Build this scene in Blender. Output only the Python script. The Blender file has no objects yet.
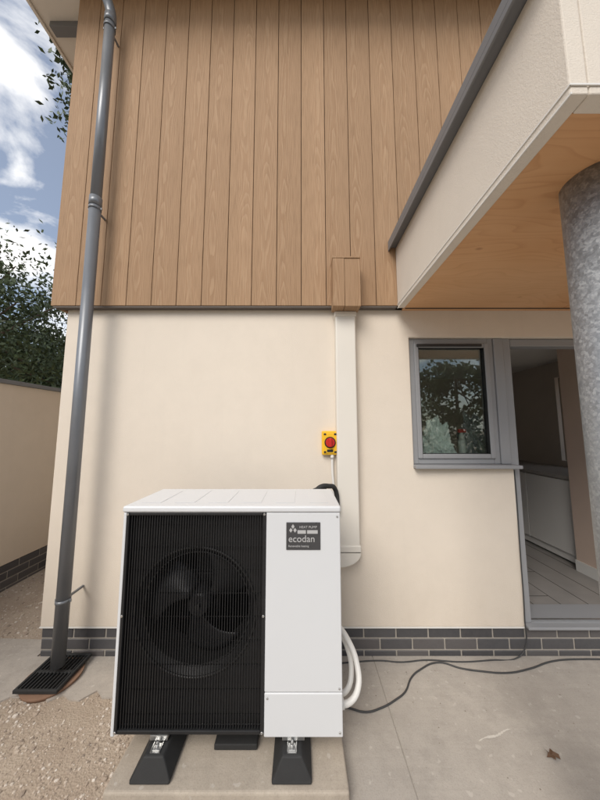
import bpy, bmesh, math, random
import numpy as np
from mathutils import Vector, Matrix, noise
R=math.radians
sc=bpy.context.scene
COL=sc.collection

# ---------------------------------------------------------------- helpers
def empty(name):
    o=bpy.data.objects.new(name,None); COL.objects.link(o); o.empty_display_size=.1; return o
def link(o,parent=None):
    COL.objects.link(o)
    if parent: o.parent=parent
    return o
def bevel(o,w,seg=2):
    m=o.modifiers.new('bev','BEVEL'); m.width=w; m.segments=seg; m.limit_method='ANGLE'; m.angle_limit=R(40)
def boxes(name,lst,mat,parent=None,bev=0,seg=2,rnd=True,seed=1):
    V=[];F=[];A=[]
    rg=random.Random(seed)
    for b in lst:
        x0,x1,y0,y1,z0,z1=b
        n=len(V)
        V+=[(x0,y0,z0),(x1,y0,z0),(x1,y1,z0),(x0,y1,z0),(x0,y0,z1),(x1,y0,z1),(x1,y1,z1),(x0,y1,z1)]
        F+=[(n,n+3,n+2,n+1),(n+4,n+5,n+6,n+7),(n,n+1,n+5,n+4),(n+1,n+2,n+6,n+5),(n+2,n+3,n+7,n+6),(n+3,n,n+4,n+7)]
        A+=[rg.random()]*6
    me=bpy.data.meshes.new(name); me.from_pydata(V,[],F)
    a=me.attributes.new('rnd','FLOAT','FACE'); a.data.foreach_set('value',A)
    me.materials.append(mat)
    o=link(bpy.data.objects.new(name,me),parent)
    if bev: bevel(o,bev,seg)
    return o
def box(name,x0,x1,y0,y1,z0,z1,mat,parent=None,bev=0,seg=2):
    return boxes(name,[(x0,x1,y0,y1,z0,z1)],mat,parent,bev,seg)
def mesh(name,V,F,mat,parent=None,smooth=False):
    me=bpy.data.meshes.new(name); me.from_pydata(V,[],F); me.materials.append(mat)
    if smooth: me.polygons.foreach_set('use_smooth',[True]*len(me.polygons))
    me.update()
    return link(bpy.data.objects.new(name,me),parent)
def extrude_xz(name,poly,y0,y1,mat,parent=None,bev=0):
    n=len(poly); V=[(a,y0,c) for a,c in poly]+[(a,y1,c) for a,c in poly]
    F=[tuple(range(n)),tuple(range(n,2*n))[::-1]]+[(i,n+i,n+(i+1)%n,(i+1)%n) for i in range(n)]
    o=mesh(name,V,F,mat,parent)
    if bev: bevel(o,bev,3)
    return o
def cyl(name,p0,p1,r0,r1,mat,parent=None,n=32,caps=True):
    p0=Vector(p0);p1=Vector(p1);d=(p1-p0).normalized()
    a=d.orthogonal().normalized();b=d.cross(a)
    V=[];F=[]
    for p,r in((p0,r0),(p1,r1)):
        for i in range(n):
            t=2*math.pi*i/n; V.append(p+a*r*math.cos(t)+b*r*math.sin(t))
    for i in range(n):
        j=(i+1)%n; F.append((i,j,n+j,n+i))
    if caps: F+= [tuple(range(n))[::-1],tuple(range(n,2*n))]
    o=mesh(name,V,F,mat,parent)
    for p in o.data.polygons: p.use_smooth=len(p.vertices)==4
    return o
def tube(name,pts,r,mat,parent=None,smooth=True,res=8):
    cu=bpy.data.curves.new(name,'CURVE'); cu.dimensions='3D'; cu.bevel_depth=r; cu.bevel_resolution=5; cu.resolution_u=res; cu.use_fill_caps=True
    if smooth:
        s=cu.splines.new('BEZIER'); s.bezier_points.add(len(pts)-1)
        for bp,p in zip(s.bezier_points,pts): bp.co=p; bp.handle_left_type='AUTO'; bp.handle_right_type='AUTO'
    else:
        s=cu.splines.new('POLY'); s.points.add(len(pts)-1)
        for bp,p in zip(s.points,pts): bp.co=(*p,1)
    cu.materials.append(mat)
    return link(bpy.data.objects.new(name,cu),parent)

# ---------------------------------------------------------------- materials
class M:
    def __init__(s,name):
        s.m=bpy.data.materials.new(name); s.m.use_nodes=True; s.nt=s.m.node_tree; s.b=s.nt.nodes['Principled BSDF']
        s.out=s.nt.nodes['Material Output']
    def n(s,t,**k):
        x=s.nt.nodes.new(t)
        for a,v in k.items(): setattr(x,a,v)
        return x
    def l(s,a,b): s.nt.links.new(a,b)
    def coord(s):
        if not hasattr(s,'tc'): s.tc=s.n('ShaderNodeTexCoord')
        return s.tc.outputs['Object']
    def math(s,op,a,b=None,c=None):
        x=s.n('ShaderNodeMath',operation=op)
        for i,v in enumerate((a,b,c)):
            if v is None: continue
            if isinstance(v,(int,float)): x.inputs[i].default_value=v
            else: s.l(v,x.inputs[i])
        return x.outputs[0]
    def noise(s,scale,detail=4,rough=.55,vec=None,stretch=None):
        x=s.n('ShaderNodeTexNoise'); x.inputs['Scale'].default_value=scale; x.inputs['Detail'].default_value=detail; x.inputs['Roughness'].default_value=rough
        v=vec if vec is not None else s.coord()
        if stretch:
            mp=s.n('ShaderNodeMapping'); mp.inputs['Scale'].default_value=stretch; s.l(v,mp.inputs[0]); v=mp.outputs[0]
        s.l(v,x.inputs['Vector']); return x.outputs[0]
    def ramp(s,f,stops):
        x=s.n('ShaderNodeValToRGB'); e=x.color_ramp.elements
        while len(e)<len(stops): e.new(.5)
        for el,(p,c) in zip(e,stops):
            el.position=p; el.color=(*c,1) if len(c)==3 else c
        s.l(f,x.inputs[0]); return x.outputs[0]
    def mix(s,f,a,b,mode='MIX'):
        x=s.n('ShaderNodeMix',data_type='RGBA',blend_type=mode)
        for i,v in ((0,f),(6,a),(7,b)):
            if isinstance(v,(int,float)): x.inputs[i].default_value=v
            elif isinstance(v,tuple): x.inputs[i].default_value=(*v,1)
            else: s.l(v,x.inputs[i])
        return x.outputs[2]
    def bump(s,h,st=.3,dist=.01,prev=None):
        x=s.n('ShaderNodeBump'); x.inputs['Strength'].default_value=st; x.inputs['Distance'].default_value=dist
        s.l(h,x.inputs['Height'])
        if prev is not None: s.l(prev,x.inputs['Normal'])
        s.l(x.outputs[0],s.b.inputs['Normal']); return x.outputs[0]
    def set(s,col=None,rough=.6,metal=0,spec=None):
        if col is not None:
            if isinstance(col,tuple): s.b.inputs['Base Color'].default_value=(*col,1)
            else: s.l(col,s.b.inputs['Base Color'])
        if isinstance(rough,(int,float)): s.b.inputs['Roughness'].default_value=rough
        else: s.l(rough,s.b.inputs['Roughness'])
        s.b.inputs['Metallic'].default_value=metal
        if spec is not None: s.b.inputs['Specular IOR Level'].default_value=spec
        return s.m

def simple(name,col,rough=.5,metal=0,var=.12,scale=6,bumps=0,spec=None):
    m=M(name); n=m.noise(scale,5,.6)
    c=m.mix(n,tuple(v*(1-var) for v in col),tuple(min(1,v*(1+var)) for v in col))
    rr=m.math('MULTIPLY_ADD',n,.2,rough-.1)
    if bumps: m.bump(m.noise(350,2),bumps,.001)
    return m.set(c,rr,metal,spec)

def render_mat(name,base,dirty=.0):
    m=M(name)
    big=m.noise(1.3,4,.6); mid=m.noise(7,4,.65)
    c=m.mix(big,tuple(v*.94 for v in base),tuple(v*1.03 for v in base))
    c=m.mix(m.ramp(mid,[(.35,(0,0,0)),(.75,(1,1,1))]),c,tuple(v*.95 for v in base))
    sep=m.n('ShaderNodeSeparateXYZ'); m.l(m.coord(),sep.inputs[0])
    # splash-back soiling near the ground
    low=m.n('ShaderNodeMapRange'); m.l(sep.outputs[2],low.inputs[0]); low.inputs[1].default_value=.75; low.inputs[2].default_value=.15; low.inputs[3].default_value=0; low.inputs[4].default_value=.55
    st=m.noise(5,5,.7,stretch=(1,1,.4))
    f=m.math('MULTIPLY',low.outputs[0],st)
    c=m.mix(f,c,(base[0]*.72,base[1]*.68,base[2]*.62))
    streak=m.noise(9,3,.6,stretch=(1,1,.06))
    c=m.mix(m.math('MULTIPLY',m.ramp(streak,[(.55,(0,0,0)),(.8,(1,1,1))]),.18),c,tuple(v*.82 for v in base))
    fine=m.noise(380,2,.7); g=m.noise(160,2,.5)
    c=m.mix(m.math('MULTIPLY',fine,.25),c,tuple(v*.55 for v in base))
    b=m.bump(fine,.6,.002); m.bump(g,.4,.003,b)
    return m.set(c,.92,0,.25)
render=render_mat('cream_render',(.79,.705,.60))
render2=render_mat('cream_render_boundary',(.78,.68,.56))
render3=render_mat('cream_render_canopy',(.76,.69,.60))

def clad(axis,x0,p):
    m=M('cladding_'+axis); sep=m.n('ShaderNodeSeparateXYZ'); m.l(m.coord(),sep.inputs[0])
    X=sep.outputs[0 if axis=='x' else 1]; Z=sep.outputs[2]
    t=m.math('DIVIDE',m.math('SUBTRACT',X,x0),p)
    idn=m.math('FLOOR',t); lx=m.math('MULTIPLY',m.math('SUBTRACT',m.math('FRACT',t),.5),p)
    wn=m.n('ShaderNodeTexWhiteNoise',noise_dimensions='1D'); m.l(idn,wn.inputs['W']); rnd=wn.outputs['Value']
    wn2=m.n('ShaderNodeTexWhiteNoise',noise_dimensions='1D'); m.l(m.math('ADD',idn,77.3),wn2.inputs['W']); rnd2=wn2.outputs['Value']
    z2=m.math('MULTIPLY_ADD',rnd,37.0,Z)
    def nz(ax,az,off,detail=2):
        cb=m.n('ShaderNodeCombineXYZ'); m.l(m.math('MULTIPLY',lx,ax),cb.inputs[0]); m.l(m.math('MULTIPLY',z2,az),cb.inputs[1]); m.l(m.math('MULTIPLY_ADD',rnd,91.,off),cb.inputs[2])
        x=m.n('ShaderNodeTexNoise'); x.inputs['Scale'].default_value=1; x.inputs['Detail'].default_value=detail; m.l(cb.outputs[0],x.inputs['Vector']); return x.outputs[0]
    cen=m.math('MULTIPLY_ADD',m.math('SUBTRACT',rnd2,.5),.09,m.math('MULTIPLY',m.math('SUBTRACT',nz(0,.7,3),.5),.08))
    lc=m.math('SUBTRACT',lx,cen)
    q=m.math('MULTIPLY',m.math('MULTIPLY',lc,lc),900)
    f=m.math('ADD',q,m.math('MULTIPLY',nz(3,.9,7),12))
    f=m.math('ADD',f,m.math('MULTIPLY',z2,1.8))
    f=m.math('ADD',f,m.math('MULTIPLY',nz(30,5,11,3),1.1))
    fr=m.math('FRACT',f)                       # saw-tooth growth rings
    ring=m.ramp(fr,[(0,(.0,.0,.0)),(.5,(.3,.3,.3)),(.8,(1,1,1)),(.93,(.9,.9,.9)),(1,(.0,.0,.0))])
    pore=nz(330,6,5,3)
    tone=m.mix(rnd2,(.325,.198,.110),(.405,.253,.145))
    tone=m.mix(m.math('MULTIPLY',nz(5,.8,20,3),.5),tone,(.30,.18,.10))
    c=m.mix(m.math('MULTIPLY',ring,.40),tone,(.50,.345,.215))
    c=m.mix(m.math('MULTIPLY',m.ramp(pore,[(.46,(0,0,0)),(.66,(1,1,1))]),.5),c,(.21,.125,.065))
    m.bump(m.math('ADD',m.math('MULTIPLY',ring,.6),m.math('MULTIPLY',pore,.7)),.6,.0018)
    return m.set(c,.72,0,.3)
PX0=-1.895; PP=.1905
cladx=clad('x',PX0,PP); clady=clad('y',2.04,PP)

def ply():
    m=M('plywood_soffit')
    w=m.noise(1,5,.6,stretch=(1.2,14,1)); w2=m.noise(1,3,.6,stretch=(5,160,1)); big=m.noise(1.4,3)
    fld=m.noise(1,2,.5,stretch=(.7,3.2,1)); fr=m.math('FRACT',m.math('MULTIPLY',fld,22))
    ln=m.ramp(fr,[(0,(0,0,0)),(.7,(.3,.3,.3)),(.92,(1,1,1)),(1,(0,0,0))])
    c=m.mix(w,(.58,.305,.14),(.72,.43,.225))
    c=m.mix(m.math('MULTIPLY',ln,.38),c,(.44,.20,.08))
    c=m.mix(m.math('MULTIPLY',w2,.3),c,(.5,.25,.10))
    c=m.mix(m.math('MULTIPLY',m.ramp(big,[(.4,(0,0,0)),(.65,(1,1,1))]),.35),c,(.78,.52,.31))
    kn=m.n('ShaderNodeTexVoronoi'); kn.inputs['Scale'].default_value=1; mp=m.n('ShaderNodeMapping'); mp.inputs['Scale'].default_value=(2.2,4,1); m.l(m.coord(),mp.inputs[0]); m.l(mp.outputs[0],kn.inputs['Vector'])
    c=m.mix(m.ramp(kn.outputs['Distance'],[(.03,(1,1,1)),(.07,(0,0,0))]),c,(.30,.13,.05))
    return m.set(c,.55,0,.3)
plym=ply()

def concrete(name,a,b,sc_=1.0):
    m=M(name); n1=m.noise(1.7*sc_,6,.65); n2=m.noise(11,5,.7); n3=m.noise(140,2,.7)
    c=m.mix(m.ramp(n1,[(.3,(0,0,0)),(.7,(1,1,1))]),a,b)
    c=m.mix(m.math('MULTIPLY',m.ramp(n2,[(.45,(0,0,0)),(.75,(1,1,1))]),.35),c,tuple(v*.72 for v in a))
    c=m.mix(m.math('MULTIPLY',m.ramp(n3,[(.5,(0,0,0)),(.8,(1,1,1))]),.4),c,tuple(v*.55 for v in a))
    sp=m.noise(28,2,.4); c=m.mix(m.math('MULTIPLY',m.ramp(sp,[(.66,(0,0,0)),(.72,(1,1,1))]),.35),c,(.62,.58,.52))
    sw=m.noise(5,3,.6,stretch=(.6,9,1)); c=m.mix(m.math('MULTIPLY',m.ramp(sw,[(.5,(0,0,0)),(.75,(1,1,1))]),.25),c,tuple(v*.8 for v in a))
    st=m.noise(2.6,4,.7); c=m.mix(m.math('MULTIPLY',m.ramp(st,[(.54,(0,0,0)),(.60,(1,1,1))]),.18),c,tuple(v*.65 for v in a))
    bb=m.bump(n3,.35,.002); m.bump(n2,.3,.006,bb)
    return m.set(c,.85,0,.3)
conc=concrete('concrete_paving',(.37,.335,.295),(.46,.42,.37))
conc2=concrete('concrete_strip',(.38,.34,.295),(.48,.43,.375),2)
plinthc=concrete('concrete_base',(.38,.325,.265),(.47,.41,.335),3)

def gravelm():
    m=M('gravel_ground'); n1=m.noise(2,5,.65); n2=m.noise(60,3,.7)
    v=m.n('ShaderNodeTexVoronoi'); v.inputs['Scale'].default_value=110; m.l(m.coord(),v.inputs['Vector'])
    c=m.mix(m.ramp(n1,[(.35,(0,0,0)),(.65,(1,1,1))]),(.36,.285,.22),(.50,.42,.335)); c=m.mix(m.math('MULTIPLY',v.outputs['Color'],.3),c,(.3,.24,.18))
    c=m.mix(m.math('MULTIPLY',n2,.3),c,(.26,.2,.15))
    b=m.bump(v.outputs['Distance'],.5,.006); m.bump(n2,.4,.006,b)
    return m.set(c,.95,0,.2)
gravm=gravelm()
def stonem():
    m=M('gravel_stones'); a=m.n('ShaderNodeAttribute',attribute_name='rnd')
    c=m.ramp(a.outputs['Fac'],[(0,(.24,.19,.15)),(.3,(.40,.32,.25)),(.7,(.50,.42,.34)),(1,(.64,.58,.51))])
    return m.set(c,.85)
stm=stonem()
def brickm():
    m=M('blue_engineering_brick'); a=m.n('ShaderNodeAttribute',attribute_name='rnd')
    c=m.ramp(a.outputs['Fac'],[(0,(.035,.035,.04)),(.5,(.06,.06,.065)),(1,(.105,.095,.092))])
    n=m.noise(30,5,.7); c=m.mix(m.math('MULTIPLY',n,.4),c,(.15,.14,.135)); m.bump(n,.4,.003)
    return m.set(c,.55)
brick=brickm()
mortar=simple('mortar',(.34,.31,.27),.95,0,.2,40,.4)
darkgap=simple('shadow_gap',(.03,.025,.02),.9)
boardgap=simple('board_tongue',(.07,.045,.028),.9)
trimb=simple('cladding_trim',(.13,.11,.095),.7)
anth=simple('grey_aluminium',(.175,.18,.19),.42,0,.06,3)
frameg=simple('grey_window_frame',(.28,.285,.295),.4,0,.05,3)
pipeg=simple('grey_downpipe',(.18,.19,.205),.34,.25,.14,5)
white=simple('white_painted_steel',(.66,.67,.68),.36,0,.02,2,.05)
whited=simple('white_painted_steel_body',(.64,.645,.65),.4,0,.02,2,.05)
upvc=simple('cream_trunking',(.72,.68,.61),.4,0,.03,3)
whpl=simple('white_plastic',(.72,.705,.67),.45,0,.04,12)
blk=simple('black_plastic',(.012,.012,.013),.5,0,.3,20)
blk2=simple('dark_plastic',(.026,.025,.025),.5,0,.2,10)
blk3=simple('black_rubber',(.022,.022,.022),.75,0,.35,30,.5)
cabm=simple('cable_rubber',(.045,.045,.045),.6,0,.3,30)
coilm=simple('coil_fins',(.008,.008,.009),.6,.2,.2,30)
fanm=simple('fan_plastic',(.022,.022,.024),.45,0,.1,8)
rimm=simple('fan_ring_plastic',(.045,.043,.042),.4,0,.1,8)
steel=simple('zinc_steel',(.55,.55,.54),.35,.9,.15,30)
yel=simple('yellow_plastic',(.80,.47,.02),.4,0,.04)
red=simple('red_plastic',(.50,.02,.015),.35,0,.04)
plaster=simple('plaster',(.66,.52,.43),.9,0,.08,3)
plaster2=simple('plaster_grey',(.56,.50,.44),.9,0,.1,3)
whitegloss=simple('white_gloss',(.75,.74,.71),.35,0,.03)
grey_badge=simple('badge_metal',(.10,.10,.105),.3,.6,.1,8)
silver=simple('badge_letters',(.55,.55,.55),.3,.3,.03)
terra=simple('clay',(.24,.14,.09),.8,0,.25,15)
soffw=simple('white_soffit',(.78,.74,.67),.6,0,.04)
roofm=simple('roof_tiles',(.09,.09,.095),.8,0,.2,10)

def galv():
    m=M('galvanised_steel'); v=m.n('ShaderNodeTexVoronoi'); v.inputs['Scale'].default_value=85; m.l(m.coord(),v.inputs['Vector'])
    v2=m.n('ShaderNodeTexVoronoi'); v2.inputs['Scale'].default_value=170; m.l(m.coord(),v2.inputs['Vector'])
    sepc=m.n('ShaderNodeSeparateColor'); m.l(v.outputs['Color'],sepc.inputs[0])
    sep2=m.n('ShaderNodeSeparateColor'); m.l(v2.outputs['Color'],sep2.inputs[0])
    f=m.math('MULTIPLY_ADD',sep2.outputs[0],.4,m.math('MULTIPLY',sepc.outputs[0],.6))
    c=m.ramp(f,[(.1,(.24,.26,.275)),(.55,(.34,.36,.38)),(.95,(.49,.51,.52))])
    n=m.noise(5,5,.7); c=m.mix(m.math('MULTIPLY',n,.45),c,(.27,.28,.29))
    return m.set(c,m.math('MULTIPLY_ADD',f,.25,.4),.5)
galvm=galv()

def glassm():
    m=M('window_glass'); fr=m.n('ShaderNodeFresnel'); fr.inputs[0].default_value=1.5
    g=m.n('ShaderNodeBsdfGlossy'); g.inputs['Roughness'].default_value=.0; g.inputs[0].default_value=(.95,1,.97,1)
    t=m.n('ShaderNodeBsdfTransparent'); t.inputs[0].default_value=(.88,.92,.90,1)
    mx=m.n('ShaderNodeMixShader'); m.l(m.math('MULTIPLY_ADD',fr.outputs[0],1.4,.02),mx.inputs[0]); m.l(t.outputs[0],mx.inputs[1]); m.l(g.outputs[0],mx.inputs[2])
    m.l(mx.outputs[0],m.out.inputs[0]); return m.m
glass=glassm()
def leafm(name,c0,c1):
    m=M(name); a=m.n('ShaderNodeAttribute',attribute_name='rnd')
    c=m.ramp(a.outputs['Fac'],[(0,c0),(1,c1)]); m.set(c,.6)
    return m.m
leaf1=leafm('foliage_dark',(.015,.03,.010),(.07,.10,.035))
leaf2=leafm('foliage_lightened',(.035,.06,.015),(.14,.18,.06))  # leaf colour lightened to stand in for sunlight on foliage behind the camera
bark=simple('bark',(.10,.075,.055),.9,0,.3,12,.6)

# ---------------------------------------------------------------- ground
box('ground',-200,200,-200,200,-.4,-.012,gravm)
pav=empty('concrete_patio')
box('slab_a',-.80,.4985,-6,2.108,-.1,0,conc,pav,.003)
box('slab_b',.5015,5,-6,2.108,-.1,.0,conc,pav,.003)
box('joint_base',-.79,4.9,-5.9,2.10,-.09,-.004,mortar,pav)
# broken-edged strip of path along the foot of the wall
rg=random.Random(5)
V=[];F=[]
front=[];x=-2.84
while x<-.80: front.append((x,1.80+rg.uniform(-.035,.035)+.03*math.sin(x*4))); x+=.06
front.append((-.805,1.80))
back=[(-.805,2.108),(-1.82,2.108),(-1.82,2.26),(-2.84,2.30)]
poly=front+back; n=len(poly)
V=[(a,b,-.004) for a,b in poly]+[(a,b,-.08) for a,b in poly]
F=[tuple(range(n))]+[(i,i+n,(i+1)%n+n,(i+1)%n) for i in range(n)]
mesh('concrete_path',V,F,conc2)
# stones
def stones(name,areas,seed=3):
    r=random.Random(seed); V=[];F=[];A=[]
    for (x0,x1,y0,y1,num,smax) in areas:
        for i in range(num):
            x=r.uniform(x0,x1);y=r.uniform(y0,y1)
            if noise.noise(Vector((x*3.1,y*3.1,1.7)))+.5*noise.noise(Vector((x*9,y*9,4)))<r.uniform(-.55,.25): continue
            s=(.002+(smax-.002)*r.random()**1.8)*(1 if r.random()<.96 else 1.7)
            b=len(V); yaw=r.uniform(0,6.28); sx,sy,sz=s*r.uniform(.7,1.3),s*r.uniform(.7,1.3),s*r.uniform(.4,.8)
            z=-.012+sz*.3
            ring=[]
            for k in range(6):
                t=yaw+k*math.pi/3+r.uniform(-.25,.25); ring.append((x+sx*math.cos(t),y+sy*math.sin(t)))
            V+=[(a,c,z-sz*.5) for a,c in ring]+[(x+(a-x)*.85+r.uniform(-.1,.1)*s,y+(c-y)*.85,z+sz*r.uniform(.3,.6)) for a,c in ring]+[(x,y,z+sz*.8)]
            rr=r.random()
            for k in range(6):
                j=(k+1)%6; F+=[(b+k,b+j,b+6+j,b+6+k),(b+6+k,b+6+j,b+12)]; A+=[rr,rr]
    me=bpy.data.meshes.new(name); me.from_pydata(V,[],F); a=me.attributes.new('rnd','FLOAT','FACE'); a.data.foreach_set('value',A); me.materials.append(stm)
    return link(bpy.data.objects.new(name,me))
stones('gravel',[(-2.85,-.82,.9,1.84,12000,.0080),(-2.85,-1.84,2.25,4.5,5500,.010),(-2.8,-.82,1.1,1.8,190,.020),(-2.8,-.9,1.78,2.08,320,.004)])

# ---------------------------------------------------------------- brick courses
def bricks(name,a0,a1,face,axis,ztop,zbot,parent,sgn=1,seed=1):
    """bricks in courses; axis 'x' faces -Y at y=face; axis 'y' faces sgn X at x=face"""
    L=.215;H=.065;J=.010;lst=[];z=ztop-H;row=0
    while z>zbot-H:
        x=a0-(0 if row%2==0 else L/2+.005)
        while x<a1:
            s=max(x,a0);e=min(x+L,a1)
            if e-s>.02:
                zb=max(z,zbot); 
                if z+H-zb>.01:
                    if axis=='x': lst.append((s,e,face,face+.09,zb,z+H))
                    elif sgn>0: lst.append((face-.09,face,s,e,zb,z+H))
                    else: lst.append((face,face+.09,s,e,zb,z+H))
            x+=L+J
        z-=H+J;row+=1
    boxes(name,lst,brick,parent,.003,1,seed=seed)
    if axis=='x': box(name+'_mortar',a0,a1,face+.005,face+.085,zbot-.02,ztop+.0,mortar,parent)
    elif sgn>0: box(name+'_mortar',face-.085,face-.005,a0,a1,zbot-.02,ztop,mortar,parent)
    else: box(name+'_mortar',face+.005,face+.085,a0,a1,zbot-.02,ztop,mortar,parent)

# ---------------------------------------------------------------- house
house=empty('rendered_house')
WT=2.485
bricks('brick_plinth',-1.80,4.0,2.109,'x',.180,-.05,house,seed=4)
bricks('brick_plinth_side',2.21,8,-1.80,'y',.180,-.05,house,-1,seed=5)
extrude_xz('front_wall',[(-1.81,.19),(1.572,.19),(1.572,1.272),(.84,1.272),(.84,2.262),(2.62,2.262),(2.62,.19),(4,.19),(4,WT),(-1.81,WT)],2.10,2.35,render,house,.006)
box('side_wall',-1.81,-1.56,2.352,8,.19,WT,render,house)
boxes('right_wall',[(3.75,4,2.352,3.0,.0,WT),(3.75,4,3.75,8,.0,WT),(3.75,4,3.0,3.75,0,1.15),(3.75,4,3.0,3.75,2.25,WT)],render,house)  # opening in this wall added to let daylight into the kitchen
box('back_wall',-1.56,3.75,7.8,8,.0,WT,render,house)
box('render_stop_bead',-1.812,1.572,2.097,2.115,.182,.190,whpl,house)
# upper storey
box('upper_storey',-1.85,4,2.058,8,2.50,5.288,boardgap,house)
lst=[];x=PX0
while x<4: lst.append((x+.0022,min(x+PP-.0022,4),2.04,2.056,2.492,5.285)); x+=PP
boxes('cladding_boards',lst,cladx,house,.0025,2)
lst=[];y=2.075
while y<8: lst.append((-1.895,-1.862,y+.003,y+PP-.003,2.492,5.285)); y+=PP
boxes('cladding_boards_side',lst,clady,house,.003,2)
box('cladding_base_trim',-1.88,.735,2.046,2.099,2.480,2.4905,trimb,house)
# cladded box over trunking
boxes('cladding_boxing',[(.238,.322,1.925,2.039,2.437,2.80),(.3245,.437,1.928,2.039,2.437,2.80)],cladx,house,.002)
box('cladding_boxing_lid',.236,.439,1.922,2.0385,2.8005,2.812,cladx,house,.002)
# eaves
box('soffit_side',-2.36,-1.897,1.62,8.2,5.292,5.31,soffw,house)
box('soffit_front',-1.897,4.2,1.62,2.038,5.292,5.31,soffw,house)
box('bargeboard',-2.385,-2.362,1.60,8.2,5.27,5.50,soffw,house)
box('fascia',-2.36,4.2,1.598,1.618,5.27,5.46,anth,house)
box('eaves_bracket',-2.30,-1.90,2.20,2.28,5.235,5.29,anth,house,.004)
mesh('roof',[(-2.42,1.54,5.47),(4.3,1.54,5.47),(4.3,5,7.3),(-2.42,5,7.3),(4.3,8.4,5.5),(-2.42,8.4,5.5),(-2.42,1.54,5.52),(4.3,1.54,5.52),(4.3,5,7.36),(-2.42,5,7.36),(4.3,8.4,5.55),(-2.42,8.4,5.55)],
     [(0,1,2,3),(3,2,4,5),(6,9,8,7),(9,11,10,8),(0,6,7,1),(5,4,10,11),(0,3,9,6),(3,5,11,9),(1,7,8,2),(2,8,10,4)],roofm,house)
mesh('gable',[(-1.8,2.2,5.3),(-1.8,7.9,5.3),(-1.8,5,7.0),(-1.6,2.2,5.3),(-1.6,7.9,5.3),(-1.6,5,7.0)],[(0,2,1),(3,4,5),(0,1,4,3),(0,3,5,2),(1,2,5,4)],render,house)
# gutter (half round)
V=[];F=[]
for i,x in enumerate((-2.4,4.25)):
    for k in range(13):
        t=math.pi+math.pi*k/12; V.append((x,1.54+.058*math.cos(t),5.40+.058*math.sin(t)))
F=[(k,k+1,13+k+1,13+k) for k in range(12)]
g=mesh('gutter',V,F,pipeg,house,True); s=g.modifiers.new('s','SOLIDIFY'); s.thickness=.004
# interior (kitchen)
box('interior_floor',.5,3.75,2.352,7.8,.05,.168,simple('floor_planks',(.27,.255,.24),.45,0,.25,5),house)
lst=[(x_,x_+.004,2.353,5.0,.1685,.1695) for x_ in [1.2,1.42,1.64,1.86,2.08,2.30,2.52,2.74]]
lst+=[(1.204+.22*i,1.416+.22*i,y_+(i%3)*.4,y_+(i%3)*.4+.004,.1685,.1695) for i in range(7) for y_ in (2.5,3.7)]
boxes('floor_joints',lst,darkgap,house)
box('interior_left_wall',.42,.5,2.352,7.8,.05,WT,plaster2,house)
box('interior_back_wall',.5,3.75,5.0,5.1,.168,WT,plaster2,house)
box('interior_partition',2.75,2.87,2.352,2.93,.168,WT,plaster,house)
box('interior_skirting',2.735,2.749,2.352,2.93,.168,.27,whitegloss,house)
box('interior_ceiling',.5,3.75,2.352,5.0,2.46,2.48,whitegloss,house)
boxes('interior_right_wall',[(3.45,3.5,2.93,3.0,.168,WT),(3.45,3.5,3.75,5.0,.168,WT),(3.45,3.5,3.0,3.75,.168,1.15),(3.45,3.5,3.0,3.75,2.25,WT)],plaster2,house)  # matching inner opening, added for the same extra daylight
boxes('fill_window_frame',[(3.80,3.86,3.0,3.05,1.15,2.25),(3.80,3.86,3.70,3.75,1.15,2.25),(3.80,3.86,3.05,3.70,1.15,1.20),(3.80,3.86,3.05,3.70,2.20,2.25)],frameg,house)  # frame of a window added only to brighten the room
kc=empty('kitchen_cabinets')
boxes('doors',[(2.80,2.82,2.96+i*.6,2.96+i*.6+.592,.27,1.02) for i in range(3)],whitegloss,kc,.003)
box('carcass',2.822,3.44,2.95,4.98,.19,1.03,whitegloss,kc)
box('kickboard',2.86,2.88,2.945,2.949,.17,.27,whitegloss,kc)
box('worktop',2.785,3.44,2.94,4.98,1.032,1.07,simple('worktop',(.35,.33,.31),.35),kc,.004)

# window
win=empty('casement_window')
def frame(pre,x0,x1,z0,z1,w,y0,y1,mat,par,bev=.004):
    boxes(pre+'_jambs',[(x0,x0+w,y0,y1,z0,z1),(x1-w,x1,y0,y1,z0,z1)],mat,par,bev)
    boxes(pre+'_rails',[(x0+w,x1-w,y0+.001,y1,z0,z0+w),(x0+w,x1-w,y0+.001,y1,z1-w,z1)],mat,par,bev)
frame('frame',.842,1.498,1.300,2.260,.045,2.125,2.195,frameg,win)
frame('sash',.882,1.458,1.340,2.220,.034,2.112,2.170,frameg,win,.006)
frame('gasket',.914,1.426,1.372,2.188,.005,2.118,2.160,blk,win,0)
box('glass',.919,1.421,2.145,2.151,1.377,2.183,glass,win)
box('sill',.835,1.60,2.045,2.20,1.274,1.298,frameg,win,.004)
box('head_vent',.90,1.40,2.100,2.112,2.192,2.212,blk2,win,.002)
box('handle',1.432,1.448,2.172,2.19,1.70,1.82,whpl,win,.003)
box('window_board',.80,1.62,2.197,2.50,1.262,1.282,whitegloss,win)
# door frame
df=empty('door_frame')
box('mullion',1.500,1.572,2.115,2.196,1.300,2.260,frameg,df,.005)
box('jamb_left',1.574,1.634,2.125,2.215,.20,2.260,frameg,df,.005)
box('jamb_right',2.558,2.618,2.125,2.215,.20,2.260,frameg,df,.005)
box('head',1.636,2.556,2.127,2.213,2.20,2.258,frameg,df,.005)
box('jamb_seal',1.635,1.640,2.155,2.17,.20,2.20,blk,df)
box('threshold',1.574,2.618,2.075,2.34,.182,.200,frameg,df,.004)
box('threshold_track',1.60,2.60,2.14,2.155,.201,.212,steel,df)
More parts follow.
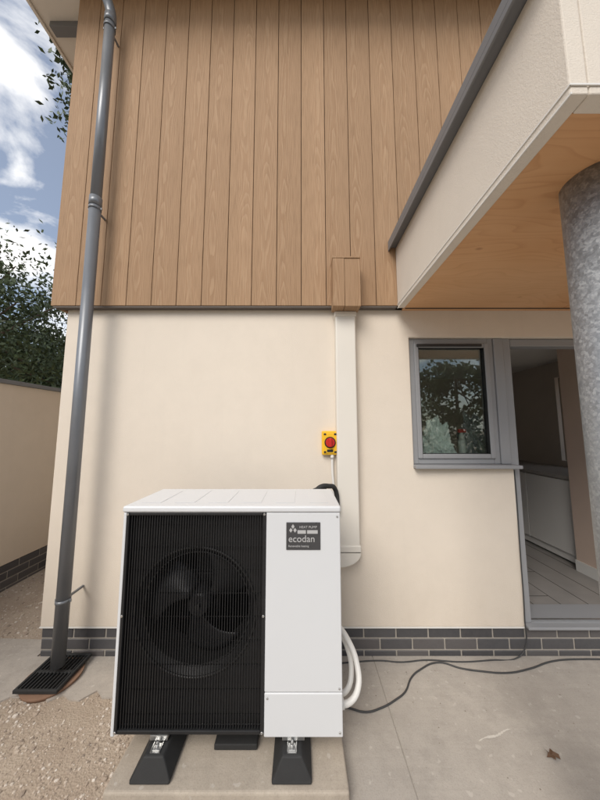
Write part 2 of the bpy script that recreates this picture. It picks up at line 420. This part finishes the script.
# items inside
def blob(name,c,s,mat,seed=0,amp=.3,sub=5):
    bm=bmesh.new(); bmesh.ops.create_icosphere(bm,subdivisions=sub,radius=1)
    for v in bm.verts:
        d=v.co.normalized(); k=1+amp*(noise.noise(d*2.2+Vector((seed,0,0)))+.6*noise.noise(d*6+Vector((seed,3,0)))-.6*abs(noise.noise(d*11))-.35*abs(noise.noise(d*24)))
        v.co=Vector((c[0]+d.x*s[0]*k,c[1]+d.y*s[1]*k,max(1.283,c[2]+d.z*s[2]*k)))
    me=bpy.data.meshes.new(name); bm.to_mesh(me); bm.free(); me.materials.append(mat)
    return link(bpy.data.objects.new(name,me))
blob('plastic_bag',(1.10,2.275,1.42),(.125,.060,.20),simple('bag_plastic',(.86,.90,.86),.3,0,.05),2,.4)
blob('tool_bag',(1.43,2.33,1.46),(.105,.075,.22),simple('tool_bag_fabric',(.34,.33,.34),.5,0,.7,9),7,.5)
bt=empty('spray_bottle')
cyl('body',(1.31,2.29,1.283),(1.31,2.29,1.47),.028,.028,whpl,bt)
cyl('neck',(1.31,2.29,1.47),(1.31,2.29,1.53),.026,.012,whpl,bt)
box('trigger_head',1.285,1.345,2.278,2.302,1.53,1.56,red,bt,.004)

# ---------------------------------------------------------------- porch canopy
po=empty('porch_canopy')
box('fascia_left',.74,.79,.675,2.038,2.470,2.952,render3,po,.004)
box('fascia_front',.792,4.2,.675,.725,2.470,2.952,render3,po,.004)
box('deck',.80,4.2,.73,2.035,2.51,2.95,darkgap,po)
boxes('soffit',[(.7915,2.00,.727,2.098,2.476,2.488),(2.004,3.2,.727,2.098,2.476,2.488),(3.204,4.2,.727,2.098,2.476,2.488)],plym,po,.001,1)
box('bead_left',.7365,.7395,.672,2.038,2.494,2.499,whpl,po)
box('bead_bottom',.737,.7405,.672,2.038,2.467,2.472,whpl,po)
box('bead_front',.737,4.2,.671,.674,2.494,2.499,whpl,po)
box('coping_left',.682,.80,.63,2.038,2.955,3.005,anth,po,.003)
box('coping_drip_left',.682,.690,.63,2.038,2.930,2.954,anth,po)
box('coping_front',.802,4.2,.625,.74,2.955,3.005,anth,po,.003)
boxes('soffit_vent',[(.80,4.15,2.045,2.06,2.4735,2.4755)],darkgap,po)
col=empty('steel_column')
cyl('shaft',(1.095,.95,.014),(1.095,.95,2.4755),.1,.1,galvm,col,64)
box('base_plate',.955,1.235,.81,1.09,.001,.013,galvm,col,.002)
for i,(a,b_) in enumerate(((.98,.835),(1.21,.835),(.98,1.065),(1.21,1.065))): cyl('bolt_%d'%(i+1),(a,b_,.0135),(a,b_,.035),.012,.012,steel,col,6)

# ---------------------------------------------------------------- downpipe
dp=empty('rainwater_downpipe')
PX,PY=-1.528,1.93
PR=.0385
cyl('pipe_lower',(PX,PY,.075),(PX,PY,3.26),PR,PR,pipeg,dp,40)
cyl('pipe_upper',(PX,PY,3.262),(PX,PY,4.86),PR-.002,PR-.002,pipeg,dp,40)
tube('swan_neck',[(PX,PY,4.80),(PX,PY,4.90),(PX-.02,PY-.05,5.0),(PX-.07,1.62,5.22),(PX-.08,1.55,5.29),(PX-.08,1.54,5.38)],PR-.001,pipeg,dp)
cyl('coupling',(PX,PY,3.21),(PX,PY,3.28),PR+.003,PR+.003,pipeg,dp,40)
cyl('coupling_top',(PX,PY,4.80),(PX,PY,4.87),PR+.003,PR+.003,pipeg,dp,40)
for i,z in enumerate((.46,3.19,4.76)):
    cyl('bracket_ring_%d'%(i+1),(PX,PY,z-.010),(PX,PY,z+.010),PR+.0035,PR+.0035,pipeg,dp,40)
    box('bracket_leg_%d'%(i+1),PX-.006,PX+.006,PY+PR+.002,(2.098 if z<2.4 else 2.038),z-.006,z+.006,pipeg,dp)
    boxes('bracket_lug_%d'%(i+1),[(PX-PR-.014,PX-PR-.002,PY-.004,PY+.004,z-.009,z+.009),(PX+PR+.002,PX+PR+.014,PY-.004,PY+.004,z-.009,z+.009)],pipeg,dp,.002)
gu=empty('drain_gully')
cyl('hopper',(-1.55,1.93,-.01),(-1.55,1.93,.016),.150,.158,terra,gu,40)
lst=[(-1.68,-1.42,1.80,1.815,.020,.040),(-1.68,-1.42,2.065,2.08,.020,.040),(-1.68,-1.665,1.815,2.065,.020,.040),(-1.435,-1.42,1.815,2.065,.020,.040)]
for i in range(10): lst.append((-1.665+.023*i+.007,-1.665+.023*i+.016,1.815,2.065,.024,.038))
lst.append((-1.665,-1.435,1.93,1.95,.022,.036))
gr=boxes('grate',lst,blk3,gu,.002,1)
box('grate_pan',-1.66,-1.44,1.82,2.06,.0185,.0195,darkgap,gu)

# ---------------------------------------------------------------- boundary wall
bw=empty('boundary_wall')
box('wall',-3.10,-2.89,-1,14,.24,2.00,render2,bw)
bricks('brick_base',-1,14,-2.892,'y',.232,-.05,bw,1,seed=8)
box('core',-3.09,-2.985,-1,14,-.05,.24,mortar,bw)
box('coping',-3.14,-2.865,-1,14,2.002,2.042,anth,bw,.004)
box('rear_wall',-2.89,-1.2,12,12.2,0,2.0,render2,bw)

# ---------------------------------------------------------------- trunking + isolator
tr=empty('cable_trunking')
box('cover',.265,.415,2.022,2.099,.742,2.474,upvc,tr,.010,3)
box('collar',.259,.421,2.012,2.0985,2.40,2.4365,upvc,tr,.006)
box('joint_cover',.260,.420,2.015,2.0985,.715,.760,upvc,tr,.006)
# elbow: quarter turn to the left
V=[];nseg=14
cx,cz=.262,.715
for r_ in (0.0,.155):
    for yy in (2.012,2.0985):
        for k in range(nseg+1):
            t=-math.pi/2*k/nseg; V.append((cx+r_*math.cos(t),yy,cz+r_*math.sin(t)*.60))
n=nseg+1;F=[]
o1,o2=2*n,3*n
F+=[(0,)+tuple(o1+k for k in range(n-1,-1,-1))]
F+=[(n,)+tuple(o2+k for k in range(n))]
for k in range(nseg): F.append((o1+k,o1+k+1,o2+k+1,o2+k))
V2=[V[0],V[n]]+V[o1:]
def rm(i): return 0 if i==0 else 1 if i==n else i-2*n+2
F=[tuple(rm(i) for i in f) for f in F]
e=mesh('elbow',V2,F,upvc,tr)
box('horizontal_run',-.25,.262,2.018,2.0985,.624,.713,upvc,tr,.006)

iso=empty('isolator_switch')
box('backplate',.160,.277,2.060,2.099,1.372,1.545,yel,iso,.008,3)
box('rim',.170,.267,2.054,2.0605,1.385,1.532,yel,iso,.004)
cyl('dial',(.2185,2.053,1.462),(.2185,2.038,1.462),.034,.032,red,iso)
cyl('dial_ring',(.2185,2.0538,1.462),(.2185,2.050,1.462),.041,.041,blk,iso)
box('handle',.210,.227,2.016,2.038,1.432,1.492,red,iso,.004)
boxes('labels',[(.173,.190,2.0525,2.054,1.515,1.529),(.248,.265,2.0525,2.054,1.515,1.529),(.173,.190,2.0525,2.054,1.388,1.40),(.248,.265,2.0525,2.054,1.388,1.40),(.196,.24,2.0525,2.054,1.393,1.412)],blk,iso)
cyl('gland',(.235,2.078,1.372),(.235,2.078,1.345),.013,.013,whpl,iso,16)
tube('cable',[(.235,2.078,1.36),(.236,2.08,1.25),(.243,2.082,1.15),(.245,2.085,.95)],.009,whpl,iso)
lp=empty('lagged_pipe')
tube('lagging',[(.10,1.90,1.15),(.14,1.90,1.180),(.19,1.93,1.178),(.24,1.99,1.15),(.262,2.0,1.0)],.016,blk3,lp)
tube('lagging_second',[(.06,1.88,1.14),(.11,1.89,1.165),(.17,1.95,1.150),(.21,2.03,1.02)],.013,blk3,lp)

# ---------------------------------------------------------------- heat pump
hp=empty('air_source_heat_pump')
X0,X1,Z0,Z1=-.856,.194,.180,1.187
YF,YB=1.407,1.80
GX=-.163
box('lid',X0-.004,X1+.004,YF-.006,YB+.004,Z1-.030,Z1,white,hp,.010,4)
boxes('lid_ribs',[(X0+.05+i*.17,X0+.05+i*.17+.10,YF+.06,YB-.06,Z1+.0003,Z1+.0013) for i in range(6)],white,hp,.001,1)
box('side_left',X0,X0+.018,YF,YB,Z0,Z1-.031,white,hp,.006,3)
box('right_panel',GX,X1,YF,YF+.03,Z0+.184,Z1-.031,white,hp,.005,3)
box('service_panel',GX,X1,YF,YF+.03,Z0,Z0+.181,white,hp,.005,3)
box('right_body',GX+.004,X1-.002,YF+.031,YB,Z0+.003,Z1-.031,whited,hp,.004)
box('back',X0+.019,GX,YB-.02,YB-.002,Z0,Z1-.031,coilm,hp)
box('floor_pan',X0+.019,GX,YF+.012,YB-.02,Z0,Z0+.016,white,hp,.003)
box('divider',GX-.004,GX+.003,YF+.02,YB-.02,Z0+.016,Z1-.031,blk2,hp)
# bell-mouth plate with round hole
cx_,cz_,rr_=-.505,.690,.290
gx0,gx1,gz0,gz1=X0+.020,GX-.005,Z0+.018,Z1-.034
N=96;V=[];F=[]
for k in range(N):
    t=2*math.pi*k/N; c,s_=math.cos(t),math.sin(t)
    V.append((cx_+rr_*c,YF+.040,cz_+rr_*s_))
for k in range(N):
    t=2*math.pi*k/N; c,s_=math.cos(t),math.sin(t)
    kx=((gx1-cx_) if c>0 else (cx_-gx0))/max(abs(c),1e-6); kz=((gz1-cz_) if s_>0 else (cz_-gz0))/max(abs(s_),1e-6); q=min(kx,kz)
    V.append((cx_+q*c,YF+.040,cz_+q*s_))
for k in range(N):
    t=2*math.pi*k/N; V.append((cx_+(rr_-.03)*math.cos(t),YF+.070,cz_+(rr_-.03)*math.sin(t)))
for k in range(N):
    t=2*math.pi*k/N; V.append((cx_+(rr_-.035)*math.cos(t),YF+.22,cz_+(rr_-.035)*math.sin(t)))
for k in range(N):
    j=(k+1)%N; F+=[(k,N+k,N+j,j),(2*N+k,k,j,2*N+j),(3*N+k,2*N+k,2*N+j,3*N+j)]
mesh('bell_mouth',V,F,blk2,hp)
def torus(name,c,R0,r,mat,par):
    pts=[(c[0]+R0*math.cos(2*math.pi*k/64),c[1],c[2]+R0*math.sin(2*math.pi*k/64)) for k in range(64)]
    o=tube(name,pts,r,mat,par,False); o.data.splines[0].use_cyclic_u=True; o.data.use_fill_caps=False; return o
torus('bell_rim',(cx_,YF+.036,cz_),rr_+.002,.006,rimm,hp)
torus('bell_rim_inner',(cx_,YF+.062,cz_),rr_-.030,.003,rimm,hp)
# fan
cyl('fan_hub',(cx_,YF+.075,cz_),(cx_,YF+.20,cz_),.048,.066,fanm,hp,40)
cyl('fan_nut',(cx_,YF+.060,cz_),(cx_,YF+.075,cz_),.012,.014,rimm,hp,6)
for b3 in range(3):
    V=[];F=[];nr,na=10,14
    for i in range(nr):
        r_=.06+(rr_-.045-.06)*i/(nr-1)
        for j in range(na):
            u=j/(na-1); wid=R(52+24*i/(nr-1)); t=R(120*b3+20)+wid*(u-.5)+R(28)*(i/(nr-1))
            y=YF+.145-.07*(u-.5)*(1+.2*i/nr)-.02*math.sin(math.pi*u)
            V.append((cx_+r_*math.cos(t),y,cz_+r_*math.sin(t)))
    for i in range(nr-1):
        for j in range(na-1): a=i*na+j; F.append((a,a+1,a+na+1,a+na))
    o=mesh('fan_blade_%d'%(b3+1),V,F,fanm,hp,True); s=o.modifiers.new('s','SOLIDIFY'); s.thickness=.004
box('motor_bracket',cx_-.05,cx_+.05,YF+.205,YF+.225,gz0,gz1,coilm,hp)
box('motor_mount',cx_-.075,cx_+.075,YF+.19,YF+.204,cz_-.10,cz_+.10,coilm,hp,.004)
boxes('coil',[(gx0+.01+i*.012,gx0+.013+i*.012,YB-.06,YB-.022,gz0,gz1) for i in range(54)],coilm,hp)
# grille
lst=[];x=gx0+.020
while x<gx1-.012: lst.append((x-.0016,x+.0016,YF+.006,YF+.016,gz0+.008,gz1-.008)); x+=.0125
boxes('grille_bars',lst,blk,hp)
lst=[(gx0+.008,gx1-.008,YF+.0165,YF+.0195,gz0+.06+i*(gz1-gz0-.12)/8,gz0+.0630+i*(gz1-gz0-.12)/8) for i in range(9)]
boxes('grille_rails',lst,blk,hp)
boxes('grille_frame',[(gx0-.004,gx0+.010,YF-.002,YF+.03,gz0-.006,gz1+.004),(gx1-.012,gx1+.004,YF-.002,YF+.03,gz0-.006,gz1+.004)],blk,hp,.003)
boxes('grille_frame_rails',[(gx0+.010,gx1-.012,YF-.001,YF+.03,gz0-.006,gz0+.010),(gx0+.010,gx1-.012,YF-.001,YF+.03,gz1-.010,gz1+.004)],blk,hp,.003)
for i,(a,c) in enumerate(((gx0+.004,gz1-.004),(gx1-.004,gz1-.004),(gx0+.004,gz0+.004),(gx1-.004,gz0+.004),(gx1-.004,.69),(gx0+.004,.69))):
    cyl('screw_%d'%(i+1),(a,YF-.002,c),(a,YF-.006,c),.006,.005,steel,hp,16)
for i,(a,c) in enumerate(((X1-.014,Z1-.05),(X1-.014,Z0+.20),(GX+.014,Z0+.16),(X1-.014,Z0+.02))):
    cyl('panel_screw_%d'%(i+1),(a,YF,c),(a,YF-.003,c),.005,.004,steel,hp,16)
# badge
box('badge',-.066,.098,YF-.004,YF-.0002,.985,1.112,grey_badge,hp,.002)
def text(s,x,z,size,mat,par,nm):
    cu=bpy.data.curves.new(nm,'FONT'); cu.body=s; cu.size=size; cu.extrude=.0006; cu.materials.append(mat)
    o=link(bpy.data.objects.new(nm,cu),par); o.location=(x,YF-.0047,z); o.rotation_euler=(R(90),0,0); return o
text('ecodan',-.056,1.022,.044,silver,hp,'badge_text')
text('HEAT PUMP',-.003,1.085,.016,silver,hp,'badge_small_text')
text('Renewable heating',-.056,.999,.013,silver,hp,'badge_subtitle')
boxes('badge_tab',[(-.012,.028,YF-.0055,YF-.0042,1.060,1.076),(.034,.085,YF-.0055,YF-.0042,1.060,1.076)],silver,hp)
V=[];F=[]
for (a,c) in ((-.034,1.093),(-.044,1.076),(-.024,1.076)):
    b=len(V); V+=[(a,YF-.005,c+.011),(a+.008,YF-.005,c),(a,YF-.005,c-.011),(a-.008,YF-.005,c)]; F.append((b+3,b+2,b+1,b))
mesh('badge_mark',V,F,silver,hp)
# base rails
boxes('base_rails',[(-.68,-.60,YF+.01,YB,.158,.179),(-.08,.02,YF+.01,YB,.158,.179)],steel,hp,.002)

def foot(name,cx):
    f=empty(name)
    y0,y1=1.335,1.90; zb,zt=.071,.150
    prof=[(-.085,zb),(-.085,zb+.015),(-.042,zt),(.042,zt),(.085,zb+.015),(.085,zb)]
    V=[(cx+a,y0 if c<zb+.02 else y0+.03,c) for a,c in prof]+[(cx+a,y1 if c<zb+.02 else y1-.02,c) for a,c in prof]
    n=6;F=[tuple(range(n))[::-1],tuple(range(n,2*n))]+[(i,(i+1)%n,n+(i+1)%n,n+i) for i in range(n)]
    o=mesh('rubber_block',V,F,blk3,f); bevel(o,.006,2)
    boxes('channel',[(cx-.021,cx-.018,y0+.04,y1-.03,zt-.001,zt+.007),(cx+.018,cx+.021,y0+.04,y1-.03,zt-.001,zt+.007),(cx-.018,cx+.018,y0+.04,y1-.03,zt-.002,zt+.001)],steel,f)
    box('washer',cx-.015,cx+.015,y0+.048,y0+.078,zt+.0015,zt+.005,steel,f,.001)
    cyl('nut',(cx,y0+.062,zt+.005),(cx,y0+.062,zt+.017),.010,.010,steel,f,6)
    cyl('bolt',(cx,y0+.062,zt+.017),(cx,y0+.062,zt+.028),.005,.005,steel,f,12)
foot('rubber_foot',-.635); foot('rubber_foot',-.035)
box('drain_tray',-.40,-.20,1.46,1.75,.075,.100,blk3,None,.004)
concb=box('concrete_plinth',-.815,.205,1.312,1.97,.001,.070,plinthc,None,.010,3)
# insulated pipes at right
pp=empty('insulated_pipes')
tube('flow_pipe',[(.17,1.74,.46),(.215,1.70,.455),(.262,1.64,.42),(.292,1.58,.36),(.285,1.52,.285),(.235,1.49,.25),(.18,1.49,.245)],.0145,whpl,pp)
tube('return_pipe',[(.17,1.76,.40),(.225,1.73,.395),(.262,1.66,.36),(.268,1.60,.30),(.24,1.56,.25),(.18,1.55,.225)],.013,whpl,pp)
cyl('gland_flow',(.193,1.49,.245),(.212,1.49,.247),.022,.022,whpl,pp,20)

# cable on ground
c1=empty('extension_cable')
tube('lead',[(.15,1.74,.006),(.253,1.743,.005),(.36,1.715,.005),(.447,1.735,.005),(.56,1.79,.005),(.624,1.833,.005),(.70,1.93,.005),(.774,1.985,.005),(.934,2.045,.005),(1.05,2.00,.005),(1.162,1.978,.005),(1.33,1.965,.005),(1.494,1.995,.005),(1.70,2.055,.005),(1.9,2.072,.005),(2.4,2.05,.005)],.0048,cabm,c1)
tube('lead_doubled',[(.2,2.03,.005),(.368,2.05,.005),(.55,2.06,.005),(.67,2.048,.005),(.86,2.065,.005),(1.08,2.05,.005),(1.3,2.065,.005),(1.48,2.078,.009),(1.545,2.088,.06),(1.560,2.09,.25),(1.565,2.09,.7),(1.580,2.105,1.1),(1.582,2.11,1.26)],.004,cabm,c1)

# leaf on patio
V=[];n=11
for k in range(n):
    t=2*math.pi*k/n; r_=(.030 if k%2==0 else .013); V.append((1.208+r_*math.cos(t)*1.1,1.511+r_*math.sin(t),.008+.006*math.sin(3*t)))
V.append((1.208,1.511,.005))
mesh('fallen_leaf',V,[(k,(k+1)%n,n) for k in range(n)],simple('dry_leaf',(.12,.065,.035),.8,0,.3,60))
rg=random.Random(12)
# dried mortar smear: thin irregular film
V=[];F=[];K=24
for i in range(K+1):
    t=i/K; x=.90+.20*t; y=1.575+.055*t+.004*math.sin(9*t); w=(.0025+.004*math.sin(math.pi*t))*rg.uniform(.4,1.3)
    V+=[(x,y-w,.0012),(x,y+w,.0012)]
for i in range(K): F.append((2*i,2*i+2,2*i+3,2*i+1))
mesh('mortar_smear',V,F,simple('dried_mortar',(.55,.515,.46),.9,0,.15,120))
V=[];F=[]
for i in range(170):
    x=rg.uniform(.22,2.4); y=2.1-abs(rg.gauss(0,.22)) if rg.random()<.6 else rg.uniform(1.2,2.1); s=rg.uniform(.001,.0035); a=rg.uniform(0,6.28); b=len(V)
    for k in range(4): V.append((x+s*math.cos(a+k*1.57)*rg.uniform(.6,1.6),y+s*math.sin(a+k*1.57)*rg.uniform(.6,1.6),.001+rg.uniform(.0005,.003)))
    F.append((b,b+1,b+2,b+3))
mesh('patio_grit',V,F,simple('grit',(.20,.165,.13),.9,0,.4,90))

# ---------------------------------------------------------------- trees
def tree(name,x,y,cz,rx,ry,rz,nclump,nleaf,size,mat,seed):
    t=empty(name); rs=np.random.RandomState(seed)
    base=Vector((x,y,0)); top=Vector((x,y,cz+rz*.5))
    cyl('trunk',base,top,.05*cz**.6+.06,.05,bark,t,12)
    C=[]
    for i in range(nclump):
        d=rs.normal(size=3); d/=np.linalg.norm(d); rr=rs.uniform(.35,1.0)**.6
        C.append(np.array([x,y,cz])+d*rr*np.array([rx,ry,rz]))
    for i in range(0,nclump,3):
        s0=base.lerp(top,.45+.5*rs.rand()); cyl('limb_%d'%i,s0,Vector(C[i]),.06,.015,bark,t,6)
    C=np.array(C); n=nclump*nleaf
    cen=np.repeat(C,nleaf,0); cs=np.repeat(rs.uniform(.28,.62,nclump),nleaf)*((rx+rz)/6+.35)
    P=cen+rs.normal(size=(n,3))*cs[:,None]*np.array([.75,.75,.5])
    a=rs.normal(size=(n,3)); a/=np.linalg.norm(a,axis=1)[:,None]
    b=np.cross(a,rs.normal(size=(n,3))); b/=np.linalg.norm(b,axis=1)[:,None]
    s=(size*rs.uniform(.6,1.4,n))[:,None]
    V=np.stack([P-a*s,P-b*s*.45,P+a*s,P+b*s*.45],1).reshape(-1,3)
    me=bpy.data.meshes.new('foliage'); me.vertices.add(4*n); me.vertices.foreach_set('co',V.ravel())
    me.loops.add(4*n); me.loops.foreach_set('vertex_index',np.arange(4*n,dtype=np.int32))
    me.polygons.add(n); me.polygons.foreach_set('loop_start',np.arange(0,4*n,4,dtype=np.int32)); me.polygons.foreach_set('loop_total',np.full(n,4,dtype=np.int32))
    me.update(calc_edges=True)
    at=me.attributes.new('rnd','FLOAT','FACE'); at.data.foreach_set('value',np.clip(np.repeat(rs.rand(nclump),nleaf)*.6+rs.rand(n)*.4,0,1).astype(np.float32))
    me.materials.append(mat); link(bpy.data.objects.new('foliage',me),t)
tree('garden_tree',-9.6,7.6,3.8,2.8,2.6,3.1,56,400,.065,leaf1,1)
tree('garden_tree',-11.5,11,3.6,3.2,3,3,40,300,.12,leaf1,2)
tree('tall_tree',-6.2,9.2,13.4,2.1,2.0,2.4,34,300,.09,leaf1,3)
xs=[-14,-9,-4.5,.5,5,9.5,14]
for i,x in enumerate(xs):
    tree('background_tree',x+ (i%2)*.8,-11-(i%3)*1.5,2.9+(i%3)*.5,2.5,2,2.6+(i%2)*.5,26,130,.17,leaf2,20+i)
# low hedge behind the camera
rs=np.random.RandomState(9); hd=empty('garden_hedge'); n=9000
P=np.stack([rs.uniform(-14,18,n),-9+rs.normal(size=n)*.35,rs.uniform(0,1.5,n)+rs.normal(size=n)*.12],1)
a=rs.normal(size=(n,3)); a/=np.linalg.norm(a,axis=1)[:,None]; b=np.cross(a,rs.normal(size=(n,3))); b/=np.linalg.norm(b,axis=1)[:,None]
V=np.stack([P-a*.13,P-b*.07,P+a*.13,P+b*.07],1).reshape(-1,3)
o=mesh('foliage',[tuple(v) for v in V],[(4*i,4*i+1,4*i+2,4*i+3) for i in range(n)],leaf2,hd)
at=o.data.attributes.new('rnd','FLOAT','FACE'); at.data.foreach_set('value',rs.rand(n).astype(np.float32))

# ---------------------------------------------------------------- sky, fill sun, camera
w=bpy.data.worlds.new('World'); sc.world=w; w.use_nodes=True; nt=w.node_tree; nt.nodes.clear()
N_=nt.nodes.new; L_=nt.links.new
out=N_('ShaderNodeOutputWorld'); mx=N_('ShaderNodeMixShader'); bgs=N_('ShaderNodeBackground'); bgc=N_('ShaderNodeBackground')
sky=N_('ShaderNodeTexSky'); sky.sky_type='NISHITA'; sky.sun_disc=False
EL=42; AZ=205  # azimuth (deg clockwise from +Y) of the added fill sun, put behind the camera, to the left
sky.sun_elevation=R(EL); sky.sun_rotation=R(AZ); sky.air_density=1.0; sky.dust_density=1.0; sky.ozone_density=1.3
L_(sky.outputs[0],bgs.inputs[0]); bgs.inputs[1].default_value=.15
tc=N_('ShaderNodeTexCoord'); mp=N_('ShaderNodeMapping'); mp.inputs['Scale'].default_value=(1,1,2.2); mp.inputs['Location'].default_value=(.35,.2,.1)
L_(tc.outputs['Generated'],mp.inputs[0])
nz=N_('ShaderNodeTexNoise'); nz.inputs['Scale'].default_value=2.6; nz.inputs['Detail'].default_value=8; nz.inputs['Roughness'].default_value=.55; nz.inputs['Distortion'].default_value=.4
L_(mp.outputs[0],nz.inputs['Vector'])
rp=N_('ShaderNodeValToRGB'); rp.color_ramp.elements[0].position=.47; rp.color_ramp.elements[0].color=(.13,.13,.13,1); rp.color_ramp.elements[1].position=.60; L_(nz.outputs[0],rp.inputs[0])
bgc.inputs[0].default_value=(1,.985,.96,1); bgc.inputs[1].default_value=1.4
L_(rp.outputs[0],mx.inputs[0]); L_(bgs.outputs[0],mx.inputs[1]); L_(bgc.outputs[0],mx.inputs[2]); L_(mx.outputs[0],out.inputs[0])

sd=bpy.data.lights.new('fill_sun','SUN'); sd.energy=2.6; sd.angle=R(32); sd.color=(1,.945,.87)  # soft lamp added from the camera side to brighten the shaded house front
so=link(bpy.data.objects.new('fill_sun',sd))
d=Vector((math.sin(R(AZ))*math.cos(R(EL)),math.cos(R(AZ))*math.cos(R(EL)),math.sin(R(EL))))
so.rotation_euler=d.to_track_quat('Z','Y').to_euler(); so.location=d*30

cd=bpy.data.cameras.new('camera'); cam=link(bpy.data.objects.new('camera',cd)); cam.location=(0,0,1.56)
cam.rotation_euler=(R(90+5.9),0,0); cd.sensor_fit='VERTICAL'; cd.sensor_height=36; cd.sensor_width=27; cd.lens=12.6; cd.clip_start=.05; cd.clip_end=1000
sc.camera=cam
sc.view_settings.view_transform='Standard'; sc.view_settings.look='None'; sc.view_settings.exposure=0
